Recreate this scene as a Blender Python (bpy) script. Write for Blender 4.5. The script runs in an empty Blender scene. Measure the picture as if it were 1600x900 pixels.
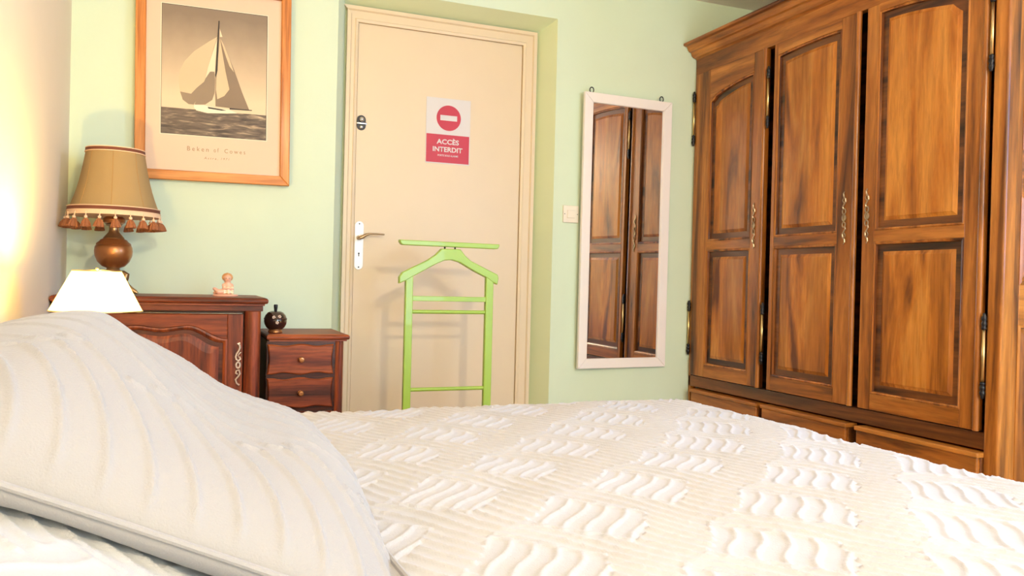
import bpy, bmesh, math, random
import numpy as np
from mathutils import Vector, Matrix
random.seed(7)
rng = np.random.default_rng(7)
S = bpy.context.scene
C = S.collection
PI = math.pi

# ------------------------------------------------------------------ camera
F, YAW, PITCH, ROLL, EYE = 1268.6, math.radians(21.918), math.radians(-0.3705), math.radians(1.4103), 0.8476
fw = Vector((math.sin(YAW)*math.cos(PITCH), math.cos(YAW)*math.cos(PITCH), math.sin(PITCH)))
r0 = Vector((math.cos(YAW), -math.sin(YAW), 0)); u0 = r0.cross(fw)
rr = r0*math.cos(ROLL) + u0*math.sin(ROLL); uu = -r0*math.sin(ROLL) + u0*math.cos(ROLL)
cam = bpy.data.cameras.new('camera'); cam.sensor_width = 36; cam.lens = F/1600*36; cam.clip_start = .02
co = bpy.data.objects.new('camera', cam); C.objects.link(co)
co.matrix_world = Matrix(((rr.x, uu.x, -fw.x, 0), (rr.y, uu.y, -fw.y, 0), (rr.z, uu.z, -fw.z, EYE), (0, 0, 0, 1)))
S.camera = co

# ------------------------------------------------------------------ world, lamps, exposure
W = bpy.data.worlds.new('sky'); S.world = W; W.use_nodes = True
bg = W.node_tree.nodes['Background']; bg.inputs[0].default_value = (.55, .72, 1, 1); bg.inputs[1].default_value = 1.2
def light(name, kind, loc, power, col, **k):
    l = bpy.data.lights.new(name, kind); l.energy = power; l.color = col
    for a, b in k.items(): setattr(l, a, b)
    o = bpy.data.objects.new(name, l); C.objects.link(o); o.location = loc
    return o
light('ceiling_bulb', 'POINT', (.85, -1.62, 2.28), 192, (1, .82, .57), shadow_soft_size=.07)
wl = light('added_window_light', 'AREA', (3.215, .40, 1.45), 66, (.27, .47, 1), shape='RECTANGLE', size=1.15, size_y=1.15)
wl.rotation_euler = (0, math.radians(90), 0)       # blue light for the bed corner, from an added window opening, along -X
wl = light('rear_window_fill', 'AREA', (2.2, -2.70, 1.15), 90, (.55, .77, 1), shape='RECTANGLE', size=1.4, size_y=1.7)
wl.rotation_euler = (math.radians(90), 0, 0)       # cool fill through an unseen rear window sized for it, along +Y
light('bedside_bulb', 'POINT', (-.226, 2.5, .831), 32.0, (1, .62, .15), shadow_soft_size=.025)
S.view_settings.view_transform = 'Standard'; S.view_settings.look = 'None'
S.view_settings.exposure = 0.21; S.view_settings.gamma = 1; S.view_settings.use_curve_mapping = False
S.render.engine = 'CYCLES'
try:
    S.cycles.use_denoising = True; S.cycles.max_bounces = 10; S.cycles.diffuse_bounces = 6; S.cycles.sample_clamp_indirect = 6
except Exception: pass

# ------------------------------------------------------------------ materials
MAT = {}
def new_mat(name):
    m = bpy.data.materials.new(name); m.use_nodes = True; MAT[name] = m
    nt = m.node_tree; return m, nt, nt.nodes['Principled BSDF']
def N(nt, t, **k):
    n = nt.nodes.new(t)
    for a, b in k.items():
        if a in n.inputs: n.inputs[a].default_value = b
        else: setattr(n, a, b)
    return n
def rgb(r, g, b):
    f = lambda c: c/12.92 if c <= .04045 else ((c+.055)/1.055)**2.4
    return (f(r/255), f(g/255), f(b/255), 1)
def plain(name, col, rough=.5, metal=0, coat=0, bump=None, var=.06, emis=None):
    m, nt, p = new_mat(name)
    p.inputs['Roughness'].default_value = rough; p.inputs['Metallic'].default_value = metal
    p.inputs['Coat Weight'].default_value = coat
    tc = N(nt, 'ShaderNodeTexCoord')
    n = N(nt, 'ShaderNodeTexNoise', Scale=6.0, Detail=4.0); nt.links.new(tc.outputs['Object'], n.inputs['Vector'])
    mx = N(nt, 'ShaderNodeMixRGB', blend_type='MIX')
    mx.inputs[1].default_value = tuple(c*(1-var) for c in col[:3])+(1,); mx.inputs[2].default_value = tuple(min(1, c*(1+var)) for c in col[:3])+(1,)
    nt.links.new(n.outputs['Fac'], mx.inputs[0]); nt.links.new(mx.outputs[0], p.inputs['Base Color'])
    if bump:
        sc, st, dist = bump
        n2 = N(nt, 'ShaderNodeTexNoise', Scale=sc, Detail=6.0); nt.links.new(tc.outputs['Object'], n2.inputs['Vector'])
        b = N(nt, 'ShaderNodeBump', Strength=st, Distance=dist); nt.links.new(n2.outputs['Fac'], b.inputs['Height'])
        nt.links.new(b.outputs[0], p.inputs['Normal'])
    return m
def wood(name, axis, dark, base, lite, scale=7.0, stretch=.09, fine=.35, rough=.33, coat=.25, boards=False):
    m, nt, p = new_mat(name)
    p.inputs['Roughness'].default_value = rough; p.inputs['Coat Weight'].default_value = coat; p.inputs['Coat Roughness'].default_value = .18; p.inputs['Specular IOR Level'].default_value = .32
    tc = N(nt, 'ShaderNodeTexCoord'); oi = N(nt, 'ShaderNodeObjectInfo')
    mul = N(nt, 'ShaderNodeMath', operation='MULTIPLY'); mul.inputs[1].default_value = 37.0
    nt.links.new(oi.outputs['Random'], mul.inputs[0])
    add = N(nt, 'ShaderNodeVectorMath', operation='ADD')
    nt.links.new(tc.outputs['Object'], add.inputs[0]); nt.links.new(mul.outputs[0], add.inputs[1])
    mp = N(nt, 'ShaderNodeMapping'); sc = [1, 1, 1]; sc['XYZ'.index(axis)] = stretch; mp.inputs['Scale'].default_value = sc
    nt.links.new(add.outputs[0], mp.inputs['Vector'])
    n1 = N(nt, 'ShaderNodeTexNoise', Scale=scale, Detail=5.0, Roughness=.55, Distortion=1.3); nt.links.new(mp.outputs[0], n1.inputs['Vector'])
    rp = N(nt, 'ShaderNodeValToRGB'); e = rp.color_ramp.elements
    e[0].position = .34; e[0].color = dark; e[1].position = .67; e[1].color = lite
    k = e.new(.49); k.color = base
    nt.links.new(n1.outputs['Fac'], rp.inputs[0])
    n2 = N(nt, 'ShaderNodeTexNoise', Scale=scale*9, Detail=3.0, Roughness=.7, Distortion=.4); nt.links.new(mp.outputs[0], n2.inputs['Vector'])
    r2 = N(nt, 'ShaderNodeValToRGB'); r2.color_ramp.elements[0].position = .32; r2.color_ramp.elements[1].position = .62
    r2.color_ramp.elements[0].color = (1-fine, 1-fine, 1-fine, 1); r2.color_ramp.elements[1].color = (1, 1, 1, 1)
    nt.links.new(n2.outputs['Fac'], r2.inputs[0])
    mm = N(nt, 'ShaderNodeMixRGB', blend_type='MULTIPLY'); mm.inputs[0].default_value = 1
    nt.links.new(rp.outputs[0], mm.inputs[1]); nt.links.new(r2.outputs[0], mm.inputs[2])
    last = mm
    if boards:      # glued-up boards of slightly different tone
        sx = N(nt, 'ShaderNodeSeparateXYZ'); nt.links.new(add.outputs[0], sx.inputs[0])
        sm = N(nt, 'ShaderNodeMath', operation='ADD'); nt.links.new(sx.outputs['X'], sm.inputs[0]); nt.links.new(sx.outputs['Y'], sm.inputs[1])
        k9 = N(nt, 'ShaderNodeMath', operation='MULTIPLY'); k9.inputs[1].default_value = 8.3; nt.links.new(sm.outputs[0], k9.inputs[0])
        fl = N(nt, 'ShaderNodeMath', operation='FLOOR'); nt.links.new(k9.outputs[0], fl.inputs[0])
        wn = N(nt, 'ShaderNodeTexWhiteNoise', noise_dimensions='1D'); nt.links.new(fl.outputs[0], wn.inputs['W'])
        br = N(nt, 'ShaderNodeMapRange'); br.inputs['To Min'].default_value = .72; br.inputs['To Max'].default_value = 1.12; nt.links.new(wn.outputs['Value'], br.inputs['Value'])
        last = N(nt, 'ShaderNodeMixRGB', blend_type='MULTIPLY'); last.inputs[0].default_value = 1
        nt.links.new(mm.outputs[0], last.inputs[1]); nt.links.new(br.outputs[0], last.inputs[2])
    nt.links.new(last.outputs[0], p.inputs['Base Color'])
    b = N(nt, 'ShaderNodeBump', Strength=.12, Distance=.002); nt.links.new(n2.outputs['Fac'], b.inputs['Height']); nt.links.new(b.outputs[0], p.inputs['Normal'])
    return m
plain('mint_paint', (.635, .74, .56, 1), .75, bump=(14, .25, .004), var=.03)
plain('reveal_paint', (.65, .72, .46, 1), .75, bump=(12, .25, .004), var=.03)
plain('cream_wall', (.76, .68, .54, 1), .8, bump=(16, .2, .004), var=.03)
plain('ceiling_paint', (.90, .85, .80, 1), .85, bump=(20, .2, .003), var=.02)
plain('floor_tile', rgb(185, 150, 118), .4, bump=(9, .1, .002), var=.12)
plain('cream_gloss', (.69, .555, .37, 1), .42, bump=(18, .08, .002), var=.03)
plain('white_paint', (.86, .80, .76, 1), .4, var=.03)
plain('white_plastic', (.80, .72, .58, 1), .35, var=.02)
plain('white_enamel', (.90, .89, .86, 1), .25, var=.02)
plain('paper_white', (.64, .60, .57, 1), .5, var=.02)
plain('sign_red', rgb(184, 24, 46), .45, var=.03)
plain('green_lacquer', rgb(156, 188, 66), .38, coat=.2, var=.04)
plain('dark_metal', (.03, .028, .03, 1), .35, metal=.8)
plain('chrome', (.6, .6, .6, 1), .2, metal=1)
plain('brass', (.72, .52, .22, 1), .28, metal=1)
plain('bronze', (.42, .33, .22, 1), .35, metal=.85, var=.25)
plain('pale_brass', (.62, .45, .33, 1), .4, metal=.6)
plain('copper', (.40, .16, .05, 1), .34, metal=.7, coat=.3, var=.35)
plain('antique_brass', (.38, .25, .13, 1), .32, metal=.85, var=.15)
plain('shade_cloth', rgb(160, 134, 90), .9, bump=(160, .3, .001), var=.10)
plain('trim_braid', rgb(110, 62, 45), .9, bump=(300, .5, .001), var=.4)
plain('shade_seam_thread', rgb(172, 132, 78), .9)
plain('trim_cord', rgb(230, 195, 160), .8, var=.1)
plain('tassel_thread', rgb(146, 90, 54), .85, bump=(260, .6, .002), var=.3)
plain('porcelain_pink', rgb(232, 178, 150), .35, coat=.3, var=.05)
plain('porcelain_cream', rgb(240, 222, 190), .35, coat=.3, var=.05)
plain('porcelain_hair', rgb(205, 150, 95), .4, coat=.2, var=.15)
plain('dark_glaze', (.035, .014, .009, 1), .12, coat=.8, var=.5)
plain('mat_board', (.72, .53, .38, 1), .6, var=.015)
plain('ink_grey', rgb(150, 120, 85), .7)
plain('white_sheet', (.86, .83, .76, 1), .9, bump=(260, .25, .0015), var=.015)
plain('mattress_ticking', (.7, .66, .58, 1), .9)
# sepia inks of the print
plain('ink_dark', rgb(52, 44, 38), .6); plain('ink_mid', rgb(134, 114, 92), .6, var=.2); plain('ink_sail', rgb(208, 184, 148), .6, var=.08)
plain('ink_light', rgb(232, 212, 178), .6, var=.05); plain('ink_shade', rgb(142, 123, 100), .6, var=.2); plain('ink_hull', rgb(236, 222, 196), .6)
def ink_sky():
    m, nt, p = new_mat('ink_sky'); p.inputs['Roughness'].default_value = .6
    tc = N(nt, 'ShaderNodeTexCoord'); sp = N(nt, 'ShaderNodeSeparateXYZ'); nt.links.new(tc.outputs['Generated'], sp.inputs[0])
    n = N(nt, 'ShaderNodeTexNoise', Scale=5.0, Detail=5.0); nt.links.new(tc.outputs['Generated'], n.inputs['Vector'])
    a = N(nt, 'ShaderNodeMath', operation='MULTIPLY_ADD'); a.inputs[1].default_value = .18; nt.links.new(n.outputs['Fac'], a.inputs[0]); nt.links.new(sp.outputs['Z'], a.inputs[2])
    r = N(nt, 'ShaderNodeValToRGB'); e = r.color_ramp.elements
    e[0].position = .2; e[0].color = rgb(222, 198, 164); e[1].position = 1.1; e[1].color = rgb(136, 118, 98)
    nt.links.new(a.outputs[0], r.inputs[0]); nt.links.new(r.outputs[0], p.inputs['Base Color'])
ink_sky()
def ink_sea():
    m, nt, p = new_mat('ink_sea'); p.inputs['Roughness'].default_value = .6
    tc = N(nt, 'ShaderNodeTexCoord'); mp = N(nt, 'ShaderNodeMapping'); mp.inputs['Scale'].default_value = (14, 1, 75); nt.links.new(tc.outputs['Object'], mp.inputs[0])
    n = N(nt, 'ShaderNodeTexNoise', Scale=1.0, Detail=5.0, Distortion=.6); nt.links.new(mp.outputs[0], n.inputs['Vector'])
    r = N(nt, 'ShaderNodeValToRGB'); e = r.color_ramp.elements
    e[0].position = .33; e[0].color = rgb(70, 60, 52); e[1].position = .72; e[1].color = rgb(190, 168, 138)
    k = e.new(.55); k.color = rgb(112, 97, 82)
    nt.links.new(n.outputs['Fac'], r.inputs[0]); nt.links.new(r.outputs[0], p.inputs['Base Color'])
ink_sea()
wk = dict(dark=rgb(78, 38, 12), base=rgb(164, 97, 34), lite=rgb(202, 132, 58))
wp = dict(dark=rgb(104, 54, 16), base=rgb(184, 110, 35), lite=rgb(212, 143, 60))
for ax in 'XYZ':
    wood('walnut_'+ax.lower(), ax, **wk)
wood('walnut_panel', 'Z', scale=7.5, stretch=.11, fine=.28, rough=.27, coat=.22, boards=True, **wp)
wood('walnut_moulding', 'Z', rgb(58, 26, 9), rgb(116, 62, 22), rgb(154, 92, 38), scale=9.0)
wood('walnut_dark', 'Y', rgb(48, 24, 10), rgb(104, 58, 24), rgb(140, 84, 38))
ok = dict(dark=rgb(58, 24, 12), base=rgb(134, 58, 25), lite=rgb(172, 88, 42))
for ax in 'XZ':
    wood('oak_'+ax.lower(), ax, scale=11.0, stretch=.07, fine=.5, rough=.44, coat=.03, **ok)
wood('oak_dark', 'X', rgb(46, 18, 12), rgb(88, 42, 26), rgb(118, 62, 38), scale=12.0, stretch=.08, fine=.4)
wood('oak_groove_shade', 'X', rgb(26, 10, 7), rgb(48, 20, 12), rgb(70, 32, 20), scale=12.0, stretch=.08, fine=.3)  # near-black oak, the drawer groove's shade mixed into its colour
wood('pine_x', 'X', rgb(150, 82, 30), rgb(204, 126, 58), rgb(224, 152, 82), scale=18.0, stretch=.05, fine=.2, rough=.45, coat=.1)
wood('pine_z', 'Z', rgb(150, 82, 30), rgb(204, 126, 58), rgb(224, 152, 82), scale=18.0, stretch=.05, fine=.2, rough=.45, coat=.1)
def mirror_glass():
    m, nt, p = new_mat('mirror_glass'); p.inputs['Metallic'].default_value = 1; p.inputs['Roughness'].default_value = .015; p.inputs['Base Color'].default_value = (.86, .86, .88, 1)
mirror_glass()
def lampshade_white():
    m, nt, p = new_mat('lampshade_white')
    out = nt.nodes['Material Output']; t = N(nt, 'ShaderNodeBsdfTranslucent'); t.inputs[0].default_value = (.95, .92, .84, 1)
    p.inputs['Base Color'].default_value = (.92, .9, .84, 1); p.inputs['Roughness'].default_value = .8
    mx = N(nt, 'ShaderNodeMixShader'); mx.inputs[0].default_value = .85
    nt.links.new(p.outputs[0], mx.inputs[1]); nt.links.new(t.outputs[0], mx.inputs[2]); nt.links.new(mx.outputs[0], out.inputs['Surface'])
lampshade_white()
def bulb():
    m, nt, p = new_mat('lit_bulb'); p.inputs['Emission Color'].default_value = (1, .8, .5, 1); p.inputs['Emission Strength'].default_value = 12
bulb()
def cloth(name, col):
    m, nt, p = new_mat(name); p.inputs['Roughness'].default_value = .95; p.inputs['Sheen Weight'].default_value = .25
    tc = N(nt, 'ShaderNodeTexCoord')
    n = N(nt, 'ShaderNodeTexNoise', Scale=420.0, Detail=3.0); nt.links.new(tc.outputs['Object'], n.inputs['Vector'])
    b = N(nt, 'ShaderNodeBump', Strength=.35, Distance=.002); nt.links.new(n.outputs['Fac'], b.inputs['Height']); nt.links.new(b.outputs[0], p.inputs['Normal'])
    v = N(nt, 'ShaderNodeTexNoise', Scale=3.0, Detail=2.0); nt.links.new(tc.outputs['Object'], v.inputs['Vector'])
    mx = N(nt, 'ShaderNodeMixRGB'); mx.inputs[1].default_value = tuple(c*.985 for c in col[:3])+(1,); mx.inputs[2].default_value = col
    nt.links.new(v.outputs['Fac'], mx.inputs[0]); nt.links.new(mx.outputs[0], p.inputs['Base Color'])
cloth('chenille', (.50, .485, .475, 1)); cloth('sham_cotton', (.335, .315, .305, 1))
def window_glass():
    m, nt, p = new_mat('window_glass'); p.inputs['Transmission Weight'].default_value = 1; p.inputs['Roughness'].default_value = 0; p.inputs['IOR'].default_value = 1.05
window_glass()

# ------------------------------------------------------------------ builders
def bm_new(): return bmesh.new()
def add_box(bm, x0, x1, y0, y1, z0, z1, bev=0.0, seg=2):
    b = bmesh.new()
    bmesh.ops.create_cube(b, size=1.0)
    for v in b.verts:
        v.co = Vector(((x0+x1)/2+v.co.x*(x1-x0), (y0+y1)/2+v.co.y*(y1-y0), (z0+z1)/2+v.co.z*(z1-z0)))
    if bev > 0:
        bmesh.ops.bevel(b, geom=list(b.edges), offset=bev, segments=seg, profile=.5, affect='EDGES')
    merge(bm, b)
def merge(bm, b, mi=None):
    me = bpy.data.meshes.new('tmp'); b.to_mesh(me); b.free()
    n = len(bm.faces); bm.from_mesh(me); bpy.data.meshes.remove(me)
    if mi is not None:
        bm.faces.ensure_lookup_table()
        for f in bm.faces[n:]: f.material_index = mi
def box(*a, **k):
    bm = bm_new(); add_box(bm, *a, **k); return bm
def add_loops(bm, loops, cap0=False, cap1=True, closed=True):
    rings = [[bm.verts.new(p) for p in lp] for lp in loops]
    for A, B in zip(rings, rings[1:]):
        n = len(A)
        for i in range(n if closed else n-1):
            j = (i+1) % n
            try: bm.faces.new((A[i], A[j], B[j], B[i]))
            except ValueError: pass
    if cap0: bm.faces.new(list(reversed(rings[0])))
    if cap1: bm.faces.new(rings[-1])
    return bm
def add_lathe(bm, prof, cx, cy, seg=40, mi=0, wob=None):
    loops = []
    for r, z in prof:
        loops.append([(cx+max(r, 1e-4)*(wob(2*PI*i/seg, z) if wob else 1)*math.cos(2*PI*i/seg), cy+max(r, 1e-4)*(wob(2*PI*i/seg, z) if wob else 1)*math.sin(2*PI*i/seg), z) for i in range(seg)])
    n = len(bm.faces); add_loops(bm, loops, cap0=prof[0][0] > 1e-3, cap1=prof[-1][0] > 1e-3)
    bm.faces.ensure_lookup_table()
    for f in bm.faces[n:]: f.material_index = mi
    return bm
def lathe(prof, cx, cy, **k): return add_lathe(bm_new(), prof, cx, cy, **k)
def add_tube(bm, pts, r, seg=8, mi=0):
    pts = [Vector(p) for p in pts]; loops = []
    rad = r if isinstance(r, (list, tuple)) else [r]*len(pts)
    prev = None
    for i, p in enumerate(pts):
        t = (pts[min(i+1, len(pts)-1)] - pts[max(i-1, 0)]).normalized()
        a = prev if prev is not None else (Vector((0, 0, 1)) if abs(t.z) < .9 else Vector((1, 0, 0)))
        n = (a - t*a.dot(t))
        if n.length < 1e-5: n = Vector((0, 1, 0)) - t*t.y
        n.normalize(); b = t.cross(n); prev = n
        loops.append([p + (n*math.cos(2*PI*k/seg) + b*math.sin(2*PI*k/seg))*rad[i] for k in range(seg)])
    n0 = len(bm.faces); add_loops(bm, loops, cap0=True, cap1=True); bm.faces.ensure_lookup_table()
    for f in bm.faces[n0:]: f.material_index = mi
    return bm
def add_ball(bm, c, r, seg=14, sx=1, sy=1, sz=1, mi=0):
    b = bmesh.new(); bmesh.ops.create_uvsphere(b, u_segments=seg, v_segments=max(6, seg*2//3), radius=r)
    for v in b.verts: v.co = Vector((c[0]+v.co.x*sx, c[1]+v.co.y*sy, c[2]+v.co.z*sz))
    merge(bm, b, mi)
def prism(poly, mapf, d0, d1, bev=0.0, bm=None):
    """extrude a 2D outline (a,b) between depths d0 and d1 (d1 = front), small chamfer at the front edge"""
    bm = bm or bm_new()
    loops = [[mapf(a, b, d0) for a, b in poly]]
    if bev > 0:
        loops.append([mapf(a, b, d1-bev) for a, b in poly])
        loops.append([mapf(a, b, d1) for a, b in inset(poly, bev)])
    else: loops.append([mapf(a, b, d1) for a, b in poly])
    return add_loops(bm, loops, cap0=True, cap1=True)
def inset(poly, d):
    n = len(poly); ar = sum(poly[i][0]*poly[(i+1) % n][1]-poly[(i+1) % n][0]*poly[i][1] for i in range(n)); s = 1 if ar > 0 else -1
    out = []
    for i in range(n):
        p0, p1, p2 = Vector(poly[i-1]), Vector(poly[i]), Vector(poly[(i+1) % n])
        e1 = (p1-p0).normalized(); e2 = (p2-p1).normalized()
        n1 = Vector((-e1.y, e1.x))*s; n2 = Vector((-e2.y, e2.x))*s
        b = n1+n2
        if b.length < 1e-6: b = n1
        b.normalize(); k = d/max(.35, b.dot(n1)); q = p1+b*k; out.append((q.x, q.y))
    return out
BASE = {}
def obj(name, bm, mats, parent=None, smooth=False, recalc=True):
    if recalc: bmesh.ops.recalc_face_normals(bm, faces=list(bm.faces))
    me = bpy.data.meshes.new(name); bm.to_mesh(me); bm.free()
    return obj_mesh(name, me, mats, parent, smooth)
def obj_mesh(name, me, mats, parent=None, smooth=False):
    o = bpy.data.objects.new(name, me); C.objects.link(o)
    for m in ([mats] if isinstance(mats, str) else mats): me.materials.append(MAT[m])
    if parent is not None:
        b = BASE[parent.name]; me.transform(Matrix.Translation(-Vector(b))); o.parent = parent; BASE[o.name] = b
    else: BASE[o.name] = (0, 0, 0)
    if smooth:
        me.polygons.foreach_set('use_smooth', [True]*len(me.polygons))
        try: me.set_sharp_from_angle(angle=math.radians(40))
        except Exception: pass
    return o
def thing(name, loc, label, cat, group=None):
    o = bpy.data.objects.new(name, None); C.objects.link(o); o.location = loc; BASE[o.name] = tuple(loc); o.empty_display_size = .05
    o['label'] = label; o['category'] = cat
    if group: o['group'] = group
    return o
def tag(o, label, cat, group=None):
    o['label'] = label; o['category'] = cat
    if group: o['group'] = group
    return o
def struct(o, label, cat='wall'): o['kind'] = 'structure'; o['label'] = label; o['category'] = cat; return o
def rebase(o, loc):   # put a lone mesh's origin at its base
    o.data.transform(Matrix.Translation(-Vector(loc))); o.location = loc; BASE[o.name] = tuple(loc)

# ------------------------------------------------------------------ the room
DW = 3.684; XL = -.4436; XR = 3.11; YB = -2.6; ZC = 2.381
DD = 3.787                                   # face of the door leaf
struct(obj('floor', box(XL-.12, XR+.12, YB-.12, DW+.25, -.08, 0), 'floor_tile'), 'brown tiled bedroom floor', 'floor')
struct(obj('ceiling', box(XL-.12, XR+.12, YB-.12, DW+.25, ZC, ZC+.08), 'ceiling_paint'), 'pale plaster ceiling above the wardrobe', 'ceiling')
struct(obj('wall_left', box(XL-.12, XL, YB, DW+.25, 0, ZC), 'cream_wall'), 'cream wall lit by the bedside lamp')
# right wall with an unseen window, added to turn the bed corner bluish
wx0, wx1, wz0, wz1 = -.20, 1.00, .85, 2.05
bm = bm_new()
add_box(bm, XR, XR+.12, YB, wx0, 0, ZC); add_box(bm, XR, XR+.12, wx1, DW+.25, 0, ZC)
add_box(bm, XR, XR+.12, wx0, wx1, 0, wz0); add_box(bm, XR, XR+.12, wx0, wx1, wz1, ZC)
struct(obj('wall_right', bm, 'mint_paint'), 'mint wall behind the wardrobe')
bm = bm_new()
for a, b, c, d in ((wx0, wx0+.05, wz0, wz1), (wx1-.05, wx1, wz0, wz1), (wx0, wx1, wz0, wz0+.05), (wx0, wx1, wz1-.05, wz1), ((wx0+wx1)/2-.03, (wx0+wx1)/2+.03, wz0, wz1)):
    add_box(bm, XR+.03, XR+.07, a, b, c, d)
struct(obj('added_window_1', bm, 'white_paint'), 'white frame of an added unseen window in the right wall', 'window')
# back wall with a splayed niche around the door
bm = bm_new()
nx0, nx1, nz = .612, 1.693, 2.166            # niche mouth
bx0, bx1, bz = .664, 1.630, 2.114            # niche back
yb = DD+.012
def quad(bm, *ps, mi=0):
    f = bm.faces.new([bm.verts.new(p) for p in ps]); f.material_index = mi
quad(bm, (XL, DW, 0), (nx0, DW, 0), (nx0, DW, ZC), (XL, DW, ZC))
quad(bm, (nx1, DW, 0), (XR, DW, 0), (XR, DW, ZC), (nx1, DW, ZC))
quad(bm, (nx0, DW, nz), (nx1, DW, nz), (nx1, DW, ZC), (nx0, DW, ZC))
quad(bm, (nx0, DW, 0), (bx0, yb, 0), (bx0, yb, bz), (nx0, DW, nz), mi=0)
quad(bm, (bx1, yb, 0), (nx1, DW, 0), (nx1, DW, nz), (bx1, yb, bz), mi=1)
quad(bm, (nx0, DW, nz), (bx0, yb, bz), (bx1, yb, bz), (nx1, DW, nz), mi=1)
quad(bm, (bx0, yb, 0), (bx1, yb, 0), (bx1, yb, bz), (bx0, yb, bz))
quad(bm, (XL, DW+.2, 0), (XR, DW+.2, 0), (XR, DW+.2, ZC), (XL, DW+.2, ZC))
struct(obj('wall_back', bm, ['mint_paint', 'reveal_paint'], recalc=False), 'mint green wall with the door niche')
wx0, wx1, wz0, wz1 = 1.48, 2.92, .28, 2.02
bm = bm_new()
add_box(bm, XL-.12, wx0, YB-.12, YB, 0, ZC); add_box(bm, wx1, XR+.12, YB-.12, YB, 0, ZC)
add_box(bm, wx0, wx1, YB-.12, YB, 0, wz0); add_box(bm, wx0, wx1, YB-.12, YB, wz1, ZC)
struct(obj('wall_front', bm, 'mint_paint'), 'mint wall behind the camera')
bm = bm_new()
for a, b, c, d in ((wx0, wx0+.05, wz0, wz1), (wx1-.05, wx1, wz0, wz1), (wx0, wx1, wz0, wz0+.05), (wx0, wx1, wz1-.05, wz1), ((wx0+wx1)/2-.03, (wx0+wx1)/2+.03, wz0, wz1)):
    add_box(bm, a, b, YB-.07, YB-.03, c, d)
struct(obj('unseen_window_2', bm, 'white_paint'), 'white frame of an unseen window behind the camera, sized for cool fill', 'window')

# door casing and door
cz = 2.040; cx0, cx1 = .7205, 1.5505
tr = bpy.data.objects.new('trim_1', None); C.objects.link(tr); BASE['trim_1'] = (1.13, DD, 0); tr.location = (1.13, DD, 0); struct(tr, 'cream moulded casing around the door', 'trim')
def casing(poly_axis, a0, a1, lo, hi):
    """stepped casing board: poly over its width a0(inner)->a1(outer)"""
    bm = bm_new(); s = 1 if a1 > a0 else -1; w = abs(a1-a0)
    prof = [(0, 0), (0, .010), (.012*1, .014), (.016, .010), (w-.022, .010), (w-.016, .018), (w, .018), (w, -.012), (0, -.012)]
    l0 = []; l1 = []
    for t, d in prof:
        a = a0+s*t
        if poly_axis == 'v':
            l0.append((a, DD-d, lo)); l1.append((a, DD-d, hi+t))
        else:
            l0.append((lo-t, DD-d, a)); l1.append((hi+t, DD-d, a))
    return add_loops(bm, [l0, l1], cap0=True, cap1=True)
obj('casing_post', casing('v', cx0, .668, 0, cz), 'cream_gloss', tr)
obj('casing_post', casing('v', cx1, 1.622, 0, cz), 'cream_gloss', tr)
obj('casing_head', casing('h', cz, 2.111, cx0, cx1), 'cream_gloss', tr)
dr = bpy.data.objects.new('door_1', None); C.objects.link(dr); BASE['door_1'] = (1.135, DD, 0); dr.location = (1.135, DD, 0); struct(dr, 'plain cream bedroom door with a white handle plate', 'door')
obj('leaf', box(cx0+.003, cx1-.003, DD, DD+.012, .008, cz-.004, bev=.001), 'cream_gloss', dr)
obj('rebate', box(cx0-.001, cx1+.001, DD+.006, DD+.0115, 0, cz+.001), 'cream_gloss', dr)
mD = lambda a, b, d: (a, DD-d, b)
def stadium(cx, z0, z1, hw, n=10):
    p = []
    for i in range(n+1):
        t = PI*i/n; p.append((cx+hw*math.cos(t), z1-hw+hw*math.sin(t)))
    for i in range(n+1):
        t = PI+PI*i/n; p.append((cx+hw*math.cos(t), z0+hw+hw*math.sin(t)))
    return p
hp = obj('handle_plate', prism(stadium(.7475, .891, 1.117, .0205), mD, 0, .004, bev=.0015), 'white_enamel', dr); hp['label'] = 'white enamel handle plate with keyhole'
bm = bm_new()
add_tube(bm, [(.7475, DD-.003, 1.040), (.7475, DD-.028, 1.040), (.7475, DD-.046, 1.041)], [.012, .010, .010], seg=12)
add_tube(bm, [(.740, DD-.046, 1.036), (.755, DD-.047, 1.042), (.772, DD-.047, 1.053), (.79, DD-.047, 1.058), (.82, DD-.046, 1.059), (.853, DD-.044, 1.058), (.858, DD-.044, 1.058)], [.008, .009, .007, .0045, .004, .004, .003], seg=10)
obj('lever', bm, 'antique_brass', hp, smooth=True)
kb = bm_new(); add_tube(kb, [(.7475, DD-.0036, .967), (.7475, DD-.0046, .967)], .004, seg=10); add_box(kb, .7455, .7495, DD-.0046, DD-.0036, .953, .967)
obj('keyhole', kb, 'dark_metal', hp)
for z in (1.105, .903):
    kb = bm_new(); add_tube(kb, [(.7475, DD-.0038, z), (.7475, DD-.0056, z)], .0035, seg=10); obj('screw', kb, 'dark_metal', hp)
# round bolt higher up
lk = obj('latch', prism(stadium(.7455, 1.541, 1.611, .021), mD, 0, .004, bev=.001), 'dark_metal', dr)
bm = bm_new(); add_ball(bm, (.7455, DD-.010, 1.590), .012); add_box(bm, .722, .770, DD-.010, DD-.004, 1.568, 1.577, bev=.002); obj('latch_knob', bm, 'chrome', lk, smooth=True)
bm = bm_new(); add_ball(bm, (.7455, DD-.006, 1.556), .009, sy=.6); obj('latch_cylinder', bm, 'chrome', lk, smooth=True)

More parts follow.
